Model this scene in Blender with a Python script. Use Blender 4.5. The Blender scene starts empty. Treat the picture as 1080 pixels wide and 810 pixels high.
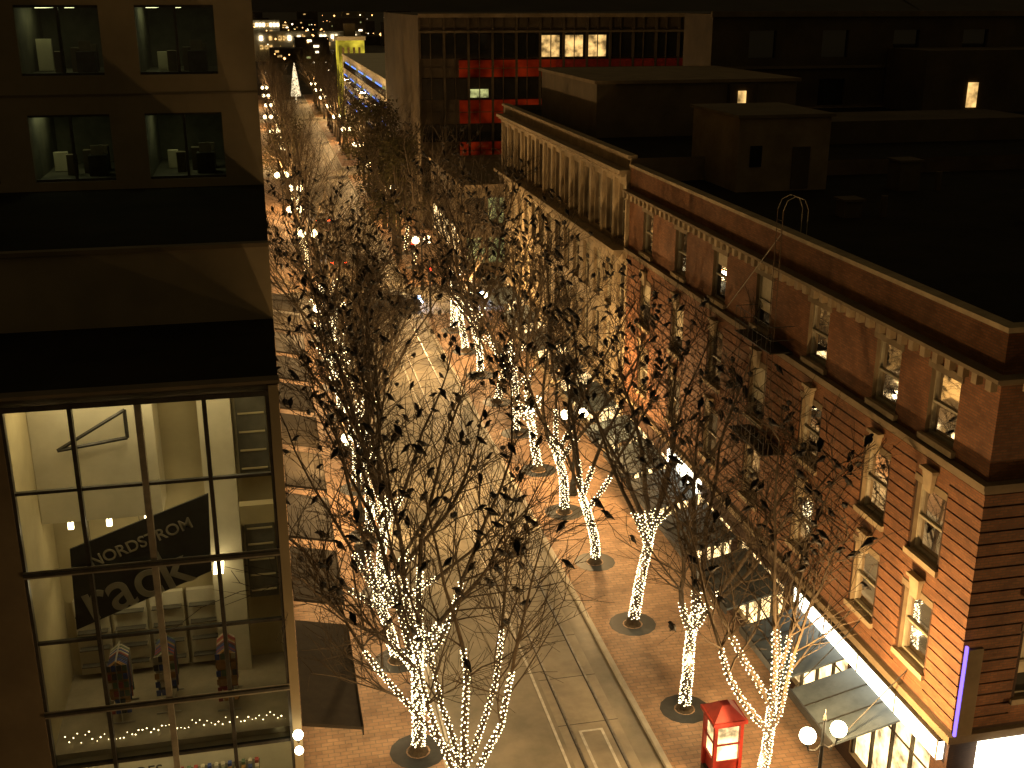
import bpy, math, random
from mathutils import Vector, Matrix
R=random.Random(7)
sc=bpy.context.scene
sc.view_settings.view_transform='Standard'
sc.view_settings.look='None'
sc.view_settings.exposure=0

# ---------------------------------------------------------------- materials
def new_mat(name):
    m=bpy.data.materials.new(name); m.use_nodes=True
    nt=m.node_tree; nt.nodes.clear()
    out=nt.nodes.new('ShaderNodeOutputMaterial')
    return m,nt,out
def pmat(name,c1,c2=None,scale=1.0,rough=.8,bump=0,metal=0,spec=.3,detail=4,stretch=(1,1,1)):
    m,nt,out=new_mat(name)
    b=nt.nodes.new('ShaderNodeBsdfPrincipled')
    b.inputs['Roughness'].default_value=rough
    b.inputs['Metallic'].default_value=metal
    b.inputs['Specular IOR Level'].default_value=spec
    nt.links.new(b.outputs[0],out.inputs[0])
    if c2 is None: c2=tuple(x*.7 for x in c1)
    g=nt.nodes.new('ShaderNodeNewGeometry')
    n=nt.nodes.new('ShaderNodeTexNoise'); n.inputs['Scale'].default_value=scale; n.inputs['Detail'].default_value=detail
    n.inputs['Roughness'].default_value=.65
    nt.links.new(g.outputs['Position'],n.inputs[0])
    r=nt.nodes.new('ShaderNodeValToRGB')
    r.color_ramp.elements[0].position=.35; r.color_ramp.elements[1].position=.65
    r.color_ramp.elements[0].color=(*c1,1); r.color_ramp.elements[1].color=(*c2,1)
    nt.links.new(n.outputs[0],r.inputs[0]); nt.links.new(r.outputs[0],b.inputs['Base Color'])
    if bump:
        bp=nt.nodes.new('ShaderNodeBump'); bp.inputs['Strength'].default_value=bump; bp.inputs['Distance'].default_value=.03
        nt.links.new(n.outputs[0],bp.inputs['Height']); nt.links.new(bp.outputs[0],b.inputs['Normal'])
    return m
def brickmat(name,c1,c2,mort,bw,rh,ms,axes='xy',rough=.85,dirt=.5):
    m,nt,out=new_mat(name)
    b=nt.nodes.new('ShaderNodeBsdfPrincipled'); b.inputs['Roughness'].default_value=rough
    b.inputs['Specular IOR Level'].default_value=.3
    nt.links.new(b.outputs[0],out.inputs[0])
    g=nt.nodes.new('ShaderNodeNewGeometry'); s=nt.nodes.new('ShaderNodeSeparateXYZ'); c=nt.nodes.new('ShaderNodeCombineXYZ')
    nt.links.new(g.outputs['Position'],s.inputs[0])
    if axes=='xy':
        nt.links.new(s.outputs[0],c.inputs[0]); nt.links.new(s.outputs[1],c.inputs[1])
    else:
        a=nt.nodes.new('ShaderNodeMath'); a.operation='ADD'
        nt.links.new(s.outputs[0],a.inputs[0]); nt.links.new(s.outputs[1],a.inputs[1])
        nt.links.new(a.outputs[0],c.inputs[0]); nt.links.new(s.outputs[2],c.inputs[1])
    t=nt.nodes.new('ShaderNodeTexBrick'); t.inputs['Scale'].default_value=1
    t.inputs['Brick Width'].default_value=bw; t.inputs['Row Height'].default_value=rh; t.inputs['Mortar Size'].default_value=ms
    t.inputs['Color1'].default_value=(*c1,1); t.inputs['Color2'].default_value=(*c2,1); t.inputs['Mortar'].default_value=(*mort,1)
    nt.links.new(c.outputs[0],t.inputs[0])
    n=nt.nodes.new('ShaderNodeTexNoise'); n.inputs['Scale'].default_value=.9; n.inputs['Detail'].default_value=6; n.inputs['Roughness'].default_value=.7
    nt.links.new(g.outputs['Position'],n.inputs[0])
    r=nt.nodes.new('ShaderNodeValToRGB'); r.color_ramp.elements[0].position=.3; r.color_ramp.elements[1].position=.65
    r.color_ramp.elements[0].color=(1-dirt,1-dirt,1-dirt,1); r.color_ramp.elements[1].color=(1,1,1,1)
    nt.links.new(n.outputs[0],r.inputs[0])
    mx=nt.nodes.new('ShaderNodeMix'); mx.data_type='RGBA'; mx.blend_type='MULTIPLY'; mx.inputs[0].default_value=1
    nt.links.new(t.outputs[0],mx.inputs[6]); nt.links.new(r.outputs[0],mx.inputs[7]); nt.links.new(mx.outputs[2],b.inputs['Base Color'])
    return m
def emat(name,c,s,sampling='AUTO',noise=0):
    m,nt,out=new_mat(name)
    e=nt.nodes.new('ShaderNodeEmission'); e.inputs[0].default_value=(*c,1); e.inputs[1].default_value=s
    if noise:
        g=nt.nodes.new('ShaderNodeNewGeometry'); n=nt.nodes.new('ShaderNodeTexNoise'); n.inputs['Scale'].default_value=noise; n.inputs['Detail'].default_value=3
        nt.links.new(g.outputs['Position'],n.inputs[0])
        mr=nt.nodes.new('ShaderNodeMapRange'); mr.inputs['From Min'].default_value=.35; mr.inputs['From Max'].default_value=.65
        mr.inputs['To Min'].default_value=.2*s; mr.inputs['To Max'].default_value=s*1.4
        nt.links.new(n.outputs[0],mr.inputs[0]); nt.links.new(mr.outputs[0],e.inputs[1])
    nt.links.new(e.outputs[0],out.inputs[0])
    m.cycles.emission_sampling=sampling
    return m
def glassmat(name,tint=(.85,.85,.78)):
    m,nt,out=new_mat(name)
    t=nt.nodes.new('ShaderNodeBsdfTransparent'); t.inputs[0].default_value=(*tint,1)
    g=nt.nodes.new('ShaderNodeBsdfGlossy'); g.inputs['Roughness'].default_value=.03
    f=nt.nodes.new('ShaderNodeFresnel'); f.inputs[0].default_value=1.6
    mx=nt.nodes.new('ShaderNodeMixShader')
    nt.links.new(f.outputs[0],mx.inputs[0]); nt.links.new(t.outputs[0],mx.inputs[1]); nt.links.new(g.outputs[0],mx.inputs[2]); nt.links.new(mx.outputs[0],out.inputs[0])
    return m

M={}
M['ground']=pmat('ground_dark',(.06,.05,.04),(.035,.032,.028),.05)
M['road']=pmat('road_asphalt',(.23,.20,.15),(.155,.14,.105),.8,.6,.25,0,.4)
M['track']=pmat('track_concrete',(.29,.255,.195),(.205,.18,.14),.9,.6,.2)
M['joint']=pmat('joint_dark',(.05,.045,.04))
M['kerb']=pmat('kerb_granite',(.42,.38,.31),(.32,.29,.24),2,.7)
M['paver']=brickmat('paver_brick',(.38,.235,.14),(.29,.17,.10),(.2,.145,.1),.42,.21,.018,'xy',.7,.45)
M['rail']=pmat('rail_steel',(.35,.34,.32),(.2,.19,.18),3,.35,0,.9)
M['white']=pmat('road_paint',(.6,.58,.52),(.4,.38,.34),4)
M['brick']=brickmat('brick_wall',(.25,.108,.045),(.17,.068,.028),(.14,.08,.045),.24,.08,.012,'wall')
M['brick_shaded']=brickmat('brick_recess_shaded',(.06,.028,.013),(.045,.02,.01),(.04,.02,.01),.24,.08,.012,'wall')  # groove shade put into the colour of the wall behind the courses
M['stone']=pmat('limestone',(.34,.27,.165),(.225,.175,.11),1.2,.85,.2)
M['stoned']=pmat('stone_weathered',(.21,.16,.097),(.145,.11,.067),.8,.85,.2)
M['conc']=pmat('concrete_wall',(.23,.185,.11),(.17,.14,.085),.35,.9,.15)
M['pier']=pmat('masonry_pier',(.15,.115,.07),(.11,.083,.05),.6,.9,.2)
M['concd']=pmat('concrete_dark',(.14,.11,.07),(.095,.075,.047),.5,.9,.15)
M['dark']=pmat('dark_building',(.085,.064,.038),(.05,.038,.024),.3,.9)
M['roof']=pmat('roof_membrane',(.020,.017,.012),(.011,.010,.008),.4,.95,.1,0,.1)
M['frame']=pmat('window_frame_paint',(.30,.27,.19),(.23,.2,.14),3,.5)
M['steel']=pmat('mullion_dark',(.07,.065,.055),(.04,.037,.03),3,.4,0,.5)
M['alum']=pmat('mullion_aluminium',(.30,.27,.21),(.2,.18,.14),3,.4,0,.4)
M['glassdark']=pmat('glass_unlit',(.012,.012,.012),(.02,.02,.018),.7,.06,0,0,.8)
M['glass']=glassmat('window_glass')
M['blind']=pmat('window_blind',(.5,.45,.32),(.4,.36,.26),5)
M['cream']=pmat('interior_cream',(.46,.385,.22),(.36,.30,.17),.6)
M['creamw']=pmat('interior_white',(.60,.54,.39),(.48,.43,.31),.6)
M['dimroom']=pmat('interior_dim',(.12,.11,.08),(.06,.055,.04),.8)
M['carpet']=pmat('interior_floor',(.3,.25,.16))
M['bark']=pmat('tree_bark',(.07,.052,.032),(.038,.028,.018),9,.9,.3)
M['bench']=pmat('bench_timber',(.12,.08,.05),(.08,.055,.035),6)
M['iron']=pmat('cast_iron',(.03,.03,.028),(.02,.02,.018),5,.5,0,.3)
M['awning']=pmat('awning_dark',(.034,.027,.018),(.02,.016,.012),2,.8)
M['awnblue']=pmat('awning_blue',(.065,.085,.10),(.038,.052,.062),1.5,.5)
M['red']=pmat('red_enamel',(.30,.03,.02),(.2,.02,.015),3,.4)
M['crow']=pmat('crow_feather',(.005,.005,.005),(.009,.009,.009),20,.6,0,0,.2)
M['leaf']=pmat('leaf_dark',(.045,.042,.018),(.075,.06,.022),1.5,.8)
M['sign']=pmat('sign_board',(.035,.033,.03),(.05,.047,.04),2,.5)
M['letter']=pmat('sign_letter',(.42,.38,.28),(.34,.3,.22),2)
M['tyre']=pmat('rubber',(.02,.02,.02))
M['carpaint']=pmat('car_paint_dark',(.05,.055,.065),(.04,.045,.05),2,.3,0,.3,.6)
M['carpaint2']=pmat('car_paint_silver',(.3,.3,.3),(.28,.28,.28),2,.3,0,.4,.6)
M['hill']=pmat('hill_dark',(.03,.025,.016),(.018,.015,.01),.01)
M['whiteb']=pmat('white_render',(.8,.76,.62),(.7,.66,.54),.2)
E={}
E['bulb']=emat('string_bulb',(1,.82,.46),9,'NONE')
E['bulbfar']=emat('string_bulb_far',(1,.76,.36),8,'NONE')
E['globe']=emat('lamp_globe',(1,.84,.5),14)
E['globefar']=emat('lamp_globe_far',(1,.76,.4),12,'NONE')
E['ceil']=emat('ceiling_panel',(1,.82,.48),12)
E['room']=emat('room_lamp',(1,.8,.42),7)
E['office']=emat('office_panel',(.95,1,.5),4)
E['shop']=emat('shop_window',(1,.68,.30),3.2,'AUTO',1.6)
E['signw']=emat('shop_sign_white',(1,.93,.72),6)
E['winw']=emat('lit_window_warm',(1,.6,.2),1.0,'NONE',1.2)
E['wing']=emat('lit_window_green',(.8,.8,.3),.55,'NONE',1.5)
E['purple']=emat('neon_violet',(.2,.12,1),3)
E['blue']=emat('blue_strip',(.15,.3,1),1.8,'NONE')
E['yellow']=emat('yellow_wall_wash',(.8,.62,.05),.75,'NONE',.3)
E['redl']=emat('red_band_glow',(.5,.035,.005),.16,'NONE',.35)  # red light falling on the spandrels, put in as emission
E['orange']=emat('city_light_orange',(1,.5,.15),5,'NONE')
E['citywhite']=emat('city_light_white',(1,.8,.5),5,'NONE')
E['redsig']=emat('signal_red',(1,.05,.02),10,'NONE')
E['greensig']=emat('signal_green',(.1,1,.5),6,'NONE')
E['headl']=emat('headlight',(.35,.55,1),60)
E['tail']=emat('taillight',(1,.08,.02),12,'NONE')
E['xmas']=emat('lit_tree_cone',(1,.78,.45),1.5,'NONE',2.5)

# ---------------------------------------------------------------- mesh builder
class MB:
    def __init__(s): s.v=[];s.f=[];s.m=[];s.mats=[]
    def mi(s,m):
        if m not in s.mats: s.mats.append(m)
        return s.mats.index(m)
    def poly(s,pts,m):
        i=len(s.v); s.v+= [tuple(p) for p in pts]; s.f.append(tuple(range(i,i+len(pts)))); s.m.append(s.mi(m))
    def box(s,x0,x1,y0,y1,z0,z1,m):
        i=len(s.v)
        s.v+=[(x0,y0,z0),(x1,y0,z0),(x1,y1,z0),(x0,y1,z0),(x0,y0,z1),(x1,y0,z1),(x1,y1,z1),(x0,y1,z1)]
        k=s.mi(m)
        for f in((0,3,2,1),(4,5,6,7),(0,1,5,4),(1,2,6,5),(2,3,7,6),(3,0,4,7)):
            s.f.append(tuple(i+a for a in f)); s.m.append(k)
    def hexa(s,p,m):
        i=len(s.v); s.v+=[tuple(a) for a in p]; k=s.mi(m)
        for f in((0,3,2,1),(4,5,6,7),(0,1,5,4),(1,2,6,5),(2,3,7,6),(3,0,4,7)):
            s.f.append(tuple(i+a for a in f)); s.m.append(k)
    def tube(s,p0,p1,r0,r1,n,m,cap=False):
        p0=Vector(p0);p1=Vector(p1);d=(p1-p0)
        if d.length<1e-6:return
        d.normalize(); a=d.orthogonal().normalized(); b=d.cross(a)
        i=len(s.v);k=s.mi(m)
        for p,r in((p0,r0),(p1,r1)):
            for j in range(n):
                t=2*math.pi*j/n; q=p+a*(r*math.cos(t))+b*(r*math.sin(t)); s.v.append((q.x,q.y,q.z))
        for j in range(n):
            s.f.append((i+j,i+(j+1)%n,i+n+(j+1)%n,i+n+j)); s.m.append(k)
        if cap:
            s.f.append(tuple(i+j for j in range(n))); s.m.append(k)
            s.f.append(tuple(i+n+j for j in range(n))); s.m.append(k)
    def lathe(s,c,prof,n,m):
        i=len(s.v);k=s.mi(m)
        for r,z in prof:
            for j in range(n):
                t=2*math.pi*j/n; s.v.append((c[0]+r*math.cos(t),c[1]+r*math.sin(t),c[2]+z))
        for a in range(len(prof)-1):
            for j in range(n):
                s.f.append((i+a*n+j,i+a*n+(j+1)%n,i+(a+1)*n+(j+1)%n,i+(a+1)*n+j)); s.m.append(k)
    def sphere(s,c,r,m,n=10,h=7,sz=1):
        prof=[(max(.0005,r*math.sin(math.pi*a/h)),-sz*r*math.cos(math.pi*a/h)) for a in range(h+1)]
        s.lathe(c,prof,n,m)
    def octa(s,c,r,m):
        i=len(s.v);k=s.mi(m);x,y,z=c
        s.v+=[(x+r,y,z),(x-r,y,z),(x,y+r,z),(x,y-r,z),(x,y,z+r),(x,y,z-r)]
        for f in((0,2,4),(2,1,4),(1,3,4),(3,0,4),(2,0,5),(1,2,5),(3,1,5),(0,3,5)):
            s.f.append(tuple(i+a for a in f)); s.m.append(k)
    def mesh(s,name,smooth=False):
        me=bpy.data.meshes.new(name); me.from_pydata(s.v,[],s.f)
        for m in s.mats: me.materials.append(m)
        me.polygons.foreach_set('material_index',s.m)
        if smooth: me.polygons.foreach_set('use_smooth',[True]*len(s.f))
        me.update(); return me
    def build(s,name,parent=None,smooth=False):
        o=bpy.data.objects.new(name,s.mesh(name,smooth)); sc.collection.objects.link(o)
        if parent: o.parent=parent
        return o
def empty(name,loc=(0,0,0)):
    o=bpy.data.objects.new(name,None); o.location=loc; o.empty_display_size=.5; sc.collection.objects.link(o); return o

class Fac:
    """facade helper: u along wall, z up, d inward"""
    def __init__(s,O,ud,inn): s.O=Vector(O);s.ud=Vector(ud);s.inn=Vector(inn)
    def P(s,u,z,d=0): return s.O+s.ud*u+Vector((0,0,z))+s.inn*d
    def box(s,mb,u0,u1,z0,z1,d0,d1,m):
        P=s.P
        mb.hexa([P(u0,z0,d0),P(u1,z0,d0),P(u1,z0,d1),P(u0,z0,d1),P(u0,z1,d0),P(u1,z1,d0),P(u1,z1,d1),P(u0,z1,d1)],m)
    def wall(s,mb,U0,U1,Z0,Z1,holes,depth,m,mr):
        us=sorted(set([U0,U1]+[h[0] for h in holes]+[h[1] for h in holes]))
        zs=sorted(set([Z0,Z1]+[h[2] for h in holes]+[h[3] for h in holes]))
        for i in range(len(us)-1):
            for j in range(len(zs)-1):
                cu=(us[i]+us[i+1])/2; cz=(zs[j]+zs[j+1])/2
                if any(h[0]<cu<h[1] and h[2]<cz<h[3] for h in holes): continue
                mb.poly([s.P(us[i],zs[j]),s.P(us[i+1],zs[j]),s.P(us[i+1],zs[j+1]),s.P(us[i],zs[j+1])],m)
        for a,b,c,d in [h[:4] for h in holes]:
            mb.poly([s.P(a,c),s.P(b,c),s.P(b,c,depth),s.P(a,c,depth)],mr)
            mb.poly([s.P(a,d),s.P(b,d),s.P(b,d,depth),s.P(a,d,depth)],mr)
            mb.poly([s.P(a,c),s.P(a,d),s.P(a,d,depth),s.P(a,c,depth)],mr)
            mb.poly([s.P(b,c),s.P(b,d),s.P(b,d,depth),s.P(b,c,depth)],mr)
    def room(s,mb,a,b,c,d,d0,d1,mw,mf,mc=None):
        P=s.P
        mb.poly([P(a,c,d1),P(b,c,d1),P(b,d,d1),P(a,d,d1)],mw)
        mb.poly([P(a,c,d0),P(a,d,d0),P(a,d,d1),P(a,c,d1)],mw)
        mb.poly([P(b,c,d0),P(b,d,d0),P(b,d,d1),P(b,c,d1)],mw)
        mb.poly([P(a,c,d0),P(b,c,d0),P(b,c,d1),P(a,c,d1)],mf)
        mb.poly([P(a,d,d0),P(b,d,d0),P(b,d,d1),P(a,d,d1)],mc or mw)
    def sash(s,mbf,mbg,a,b,c,d,dep,state,blind):
        fw=.07
        s.box(mbf,a,a+fw,c,d,dep-.08,dep,M['frame']); s.box(mbf,b-fw,b,c,d,dep-.08,dep,M['frame'])
        s.box(mbf,a+fw,b-fw,c,c+fw,dep-.08,dep,M['frame']); s.box(mbf,a+fw,b-fw,d-fw,d,dep-.08,dep,M['frame'])
        mz=(c+d)/2; s.box(mbf,a+fw,b-fw,mz-.035,mz+.035,dep-.1,dep-.01,M['frame'])
        P=s.P
        q=[P(a,c,dep-.02),P(b,c,dep-.02),P(b,d,dep-.02),P(a,d,dep-.02)]
        if state=='dark':
            mbg.poly(q,M['glassdark'])
            if blind: mbg.poly([P(a+fw,d-(d-c)*blind,dep-.03),P(b-fw,d-(d-c)*blind,dep-.03),P(b-fw,d,dep-.03),P(a+fw,d,dep-.03)],M['blind'])
        else:
            mbg.poly(q,M['glass'])
            if blind: mbg.poly([P(a,d-(d-c)*blind,dep+.05),P(b,d-(d-c)*blind,dep+.05),P(b,d,dep+.05),P(a,d,dep+.05)],M['blind'])
            s.room(mbg,a,b,c,d,dep,dep+2.2,M['cream'],M['carpet'])
            e=E['office'] if state=='cool' else E['room']
            s.box(mbg,a+.35,b-.35,d-.12,d-.05,dep+.7,dep+1.3,e)
            s.box(mbg,a+.2,a+.8,c+.02,c+.75,dep+.8,dep+1.5,M['dimroom'])

# ---------------------------------------------------------------- ground, road, pavements
g=MB(); g.poly([(-3000,-300,-.02),(3000,-300,-.02),(3000,4000,-.02),(-3000,4000,-.02)],M['ground']); g.build('ground')
rd=MB()
rd.poly([(4.9,-120,-.004),(12.1,-120,-.004),(12.1,420,-.004),(4.9,420,-.004)],M['road'])
for y0 in(10,91.5,173,254.5):
    rd.poly([(-150,y0,-.010),(160,y0,-.010),(160,y0+9.5,-.010),(-150,y0+9.5,-.010)],M['road'])
rd.build('road')
tr=MB()
tr.poly([(9.1,-60,.0),(11.35,-60,.0),(11.35,330,.0),(9.1,330,.0)],M['track'])
for y in range(22,170,3): tr.box(9.1,11.35,y,y+.03,.001,.004,M['joint'])
tr.build('track_slab')
rl=MB()
for x in(9.5,10.95):
    rl.box(x-.035,x+.035,-60,330,-.003,.012,M['rail']); rl.box(x-.09,x-.04,-60,330,-.003,.006,M['joint'])
rl.build('tram_rails')
mk=MB()
def ln(x0,x1,y0,y1): mk.box(x0,x1,y0,y1,.001,.008,M['white'])
ln(9.75,9.85,30.4,33.6); ln(10.55,10.65,30.4,33.6); ln(9.85,10.55,30.4,30.5); ln(9.85,10.55,33.5,33.6)
ln(8.85,8.95,24,86)
for y in range(26,86,4): ln(4.98,5.06,y,y+2.2)
for y in(20.6,23.2,87.3,90,102.5,105.2): ln(5.0,12.0,y,y+.3)
mk.build('road_markings')
pv=MB(); kb=MB()
for (x0,x1,side) in((-120,4.7,'L'),(12.3,140,'R')):
    for (y0,y1) in((-71,10),(19.5,91.5),(101,173),(182.5,254.5),(264,330)):
        if side=='L':
            pv.box(x0,x1,y0+.2,y1-.2,-.015,.13,M['paver']); kb.box(x1+.001,4.9,y0,y1,-.015,.134,M['kerb'])
        else:
            pv.box(x0,x1,y0+.2,y1-.2,-.015,.13,M['paver']); kb.box(12.1,x0-.001,y0,y1,-.015,.134,M['kerb'])
        kb.box(x0,x1,y0,y0+.199,-.015,.134,M['kerb']); kb.box(x0,x1,y1-.199,y1,-.015,.134,M['kerb'])
pv.build('pavement'); kb.build('kerb')

# ---------------------------------------------------------------- brick building (right)
BX=18.25; Y0=24.5; Y1=55.6
bb=empty('brick_building')
F=Fac((BX,0,0),(0,1,0),(1,0,0))
wc=[26.9,29.95,34.5,39.0,43.4,48.0,52.6]
rows=[(5.95,8.15),(9.4,11.6),(13.1,15.1)]
wm=MB(); wf=MB(); wg=MB()
holes=[]
for c in wc:
    for (a,b) in rows: holes.append((c-.72,c+.72,a,b))
shop=[(25.3+i*5.05,25.3+i*5.05+4.4,.6,3.9) for i in range(6)]
lo=[h for h in holes if h[2]<13]; hi=[h for h in holes if h[2]>13]
F.wall(wm,Y0,Y1,.13,12.7,lo+shop,.28,M['brick_shaded'],M['stoned'])
F.wall(wm,Y0,Y1,12.7,17.0,hi,.28,M['brick'],M['stoned'])
F2=Fac((BX,Y0,0),(1,0,0),(0,1,0))
h2=[]
for c in [2.6+4.2*i for i in range(12)]:
    for (a,b) in rows: h2.append((c-.72,c+.72,a,b))
F2.wall(wm,0,55,.13,12.7,[h for h in h2 if h[2]<13],.28,M['brick_shaded'],M['stoned'])
F2.wall(wm,0,55,12.7,17.0,[h for h in h2 if h[2]>13],.28,M['brick'],M['stoned'])
wm.poly([(BX,Y0,16.2),(BX+55,Y0,16.2),(BX+55,Y1,16.2),(BX,Y1,16.2)],M['roof'])
wm.build('walls',bb)
rb=MB()
def bands(Fx,U0,U1,hl,z0,z1,pitch):
    z=z0
    while z+pitch<=z1+.01:
        a,b=z+.02,z+pitch-.035
        segs=[(U0,U1)]
        for h in sorted(hl):
            if h[3]+.42>a and h[2]-.22<b:
                ns=[]
                for s0,s1 in segs:
                    if h[0]-.12<s1 and h[1]+.12>s0:
                        if h[0]-.12>s0: ns.append((s0,h[0]-.12))
                        if h[1]+.12<s1: ns.append((h[1]+.12,s1))
                    else: ns.append((s0,s1))
                segs=ns
        for s0,s1 in segs: Fx.box(rb,s0,s1,a,b,-.035,0.0-.001,M['brick'])
        z+=pitch
bands(F,Y0-.035,Y1,holes,5.1,12.5,.37)
bands(F2,0,55,h2,5.1,12.5,.37)
for Fx,hl in((F,holes),(F2,h2)):
    for h in hl:
        if h[2]<13:
            Fx.box(rb,h[0]-.119,h[1]+.119,h[3]+.221,h[3]+.62,-.03,-.001,M['brick'])
            Fx.box(rb,h[0]-.119,h[1]+.119,h[2]-.6,h[2]-.181,-.03,-.001,M['brick'])
rb.build('brick_courses',bb)
tm=MB()
for Fx,hl in((F,holes),(F2,h2)):
    for h in hl:
        Fx.box(tm,h[0]-.15,h[1]+.15,h[2]-.18,h[2]-.002,-.14,.0,M['stone'])
        if h[2]<13:
            c=(h[0]+h[1])/2; P=Fx.P
            a0,a1,z0,z1=.16,.27,h[3]-.05,h[3]+.58
            tm.hexa([P(c-a0,z0,-.16),P(c+a0,z0,-.16),P(c+a0,z0,-.062),P(c-a0,z0,-.062),P(c-a1,z1,-.22),P(c+a1,z1,-.22),P(c+a1,z1,-.062),P(c-a1,z1,-.062)],M['stone'])
            Fx.box(tm,c-.34,c+.34,z1+.001,z1+.1,-.28,-.0625,M['stone'])
        Fx.box(tm,h[0]-.12,h[1]+.12,h[3]+.002,h[3]+.22,-.052,-.001,M['stoned'])
def corn(z0,z1,p,m):
    tm.box(BX-p,BX,Y0-p,Y1,z0,z1,m); tm.box(BX+.0,BX+55,Y0-p,Y0,z0,z1,m)
corn(12.55,12.72,.14,M['stoned']); corn(12.722,12.86,.26,M['stoned'])
corn(4.75,5.0,.18,M['stoned'])
corn(15.62,15.75,.18,M['stoned']); corn(15.752,15.86,.42,M['stoned'])
y=Y0-.1
while y<Y1:
    tm.box(BX-.38,BX-.181,y,y+.24,15.44,15.748,M['stone']); y+=.62
x=BX+.5
while x<BX+20:
    tm.box(x,x+.24,Y0-.38,Y0-.181,15.44,15.748,M['stone']); x+=.62
tm.box(BX-.1,BX+.35,Y0-.1,Y1,17.0,17.14,M['stone']); tm.box(BX+.35,BX+55,Y0-.1,Y0+.35,17.0,17.14,M['stone'])
tm.box(BX+.25,BX+.3,Y0+.35,Y1,16.25,17.0,M['concd'])
tm.build('stone_trim',bb)
for Fx,hl in((F,holes),(F2,h2)):
    for h in hl:
        r=R.random(); st='dark'; bl=R.choice([0,.3,.5,.5,.7])
        if r<.34: st='warm'
        elif r<.44: st='cool'
        if Fx is F2 : st='dark' if r>.15 else 'warm'
        Fx.sash(wf,wg,h[0],h[1],h[2],h[3],.22,st,bl)
wf.build('window_frames',bb); wg.build('window_panes',bb)
sf=MB()
for i,h in enumerate(shop):
    F.box(sf,h[0],h[1],h[2]+.0,h[3],.20,.24,E['shop'])
    for k in range(5):
        u=h[0]+k*(h[1]-h[0]-.08)/4; F.box(sf,u,u+.08,h[2],h[3],.08,.19,M['steel'])
    F.box(sf,h[0],h[1],3.0,3.08,.06,.079,M['steel'])
F.box(sf,24.7,34.2,3.98,4.68,-.22,-.02,E['signw'])
F.box(sf,24.6,34.3,4.682,4.74,-.3,-.02,M['steel'])
for k in range(5): F.box(sf,24.7+k*2.35,24.76+k*2.35,3.98,4.68,-.24,-.221,M['alum'])
F.box(sf,44,48.0,3.98,4.6,-.2,-.02,E['signw'])
sf.box(BX-.12,BX+.35,Y0-.42,Y0-.3,5.2,8.0,M['stoned'])
sf.box(BX-.20,BX-.14,Y0-.42,Y0-.34,5.2,8.1,E['purple'])
F2.box(sf,.9,8,3.4,4.6,-.3,-.02,E['signw'])
for i in range(5): F2.box(sf,1+i*4.3,4.6+i*4.3,.7,3.2,-.03,-.01,E['shop'])
sf.build('shopfront',bb)
cn=MB()
for (a,b) in((26.9,29.9),(30.5,34.0),(35.3,38.9),(39.9,43.3),(44.2,47.6),(48.2,51.4),(52,55)):
    P=lambda x,y,z:(x,y,z)
    cn.hexa([P(BX-2.3,a,3.2),P(BX-.05,a,3.75),P(BX-.05,b,3.75),P(BX-2.3,b,3.2),P(BX-2.3,a,3.28),P(BX-.05,a,3.83),P(BX-.05,b,3.83),P(BX-2.3,b,3.28)],M['awnblue'])
    for k in range(1,3):
        yy=a+(b-a)*k/3; cn.hexa([P(BX-2.3,yy-.02,3.281),P(BX-.06,yy-.02,3.831),P(BX-.06,yy+.02,3.831),P(BX-2.3,yy+.02,3.281),P(BX-2.3,yy-.02,3.31),P(BX-.06,yy-.02,3.86),P(BX-.06,yy+.02,3.86),P(BX-2.3,yy+.02,3.31)],M['iron'])
    for y in(a,b-.06):
        cn.tube((BX-2.2,y+.03,3.3),(BX-.02,y+.03,5.6),.02,.02,5,M['iron'])
    cn.box(BX-2.36,BX-2.3,a,b,3.05,3.34,M['iron'])
cn.build('canopies',bb)

fe=empty('fire_escape'); m=MB()
fy=36.75
for yy in(fy,fy+.45):
    m.tube((BX-.55,yy,5.3),(BX-.55,yy,18.0),.018,.018,5,M['bench'])
    pts=[(BX-.55,yy,18.0),(BX-.42,yy,18.35),(BX-.1,yy,18.5),(BX+.25,yy,18.35),(BX+.4,yy,18.0),(BX+.4,yy,16.3)]
    for p,q in zip(pts,pts[1:]): m.tube(p,q,.016,.016,5,M['frame'])
z=5.4
while z<17.9:
    m.tube((BX-.55,fy,z),(BX-.55,fy+.45,z),.01,.01,4,M['bark']); z+=.36
m.tube((BX-.55,fy,17.2),(BX-.3,fy+5,13.2),.015,.015,4,M['frame'])
m.build('ladder',fe)
m=MB()
for z in(9.0,12.95):
    m.box(BX-.95,BX-.06,fy-.6,fy+2.6,z,z+.04,M['iron'])
    for yy in [fy-.6+i*.4 for i in range(9)]: m.tube((BX-.93,yy,z),(BX-.93,yy,z+1),.009,.009,4,M['iron'])
    for zz in(.5,1.0):
        m.tube((BX-.93,fy-.6,z+zz),(BX-.93,fy+2.6,z+zz),.014,.014,4,M['iron'])
        for yy in(fy-.6,fy+2.6): m.tube((BX-.93,yy,z+zz),(BX-.05,yy,z+zz),.014,.014,4,M['iron'])
m.build('platforms',fe)

ph=empty('rooftop_penthouse'); m=MB()
m.box(22.2,26.9,51.4,57.5,16.2,19.7,M['stoned']); m.box(22.05,27.05,51.25,57.65,19.7,19.85,M['concd'])
m.box(22.8,23.4,51.36,51.398,17.4,18.4,M['glassdark']); m.box(25.0,25.9,51.34,51.398,16.3,18.3,M['dark'])
m.build('walls',ph)
vt=empty('roof_vents'); m=MB()
for (x,y,w,h) in((27,33,1.2,.9),(31,40,2,1.2),(24,44,.8,.7),(35,35,1.5,1),(30,50,1.1,1.4)):
    m.box(x,x+w,y,y+w,16.2,16.2+h,M['dark']); m.box(x-.1,x+w+.1,y-.1,y+w+.1,16.2+h,16.3+h,M['dark'])
    m.tube((x+w+1,y,16.2),(x+w+1,y,17.1),.15,.15,8,M['dark'],True)
m.build('ducts',vt)

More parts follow.
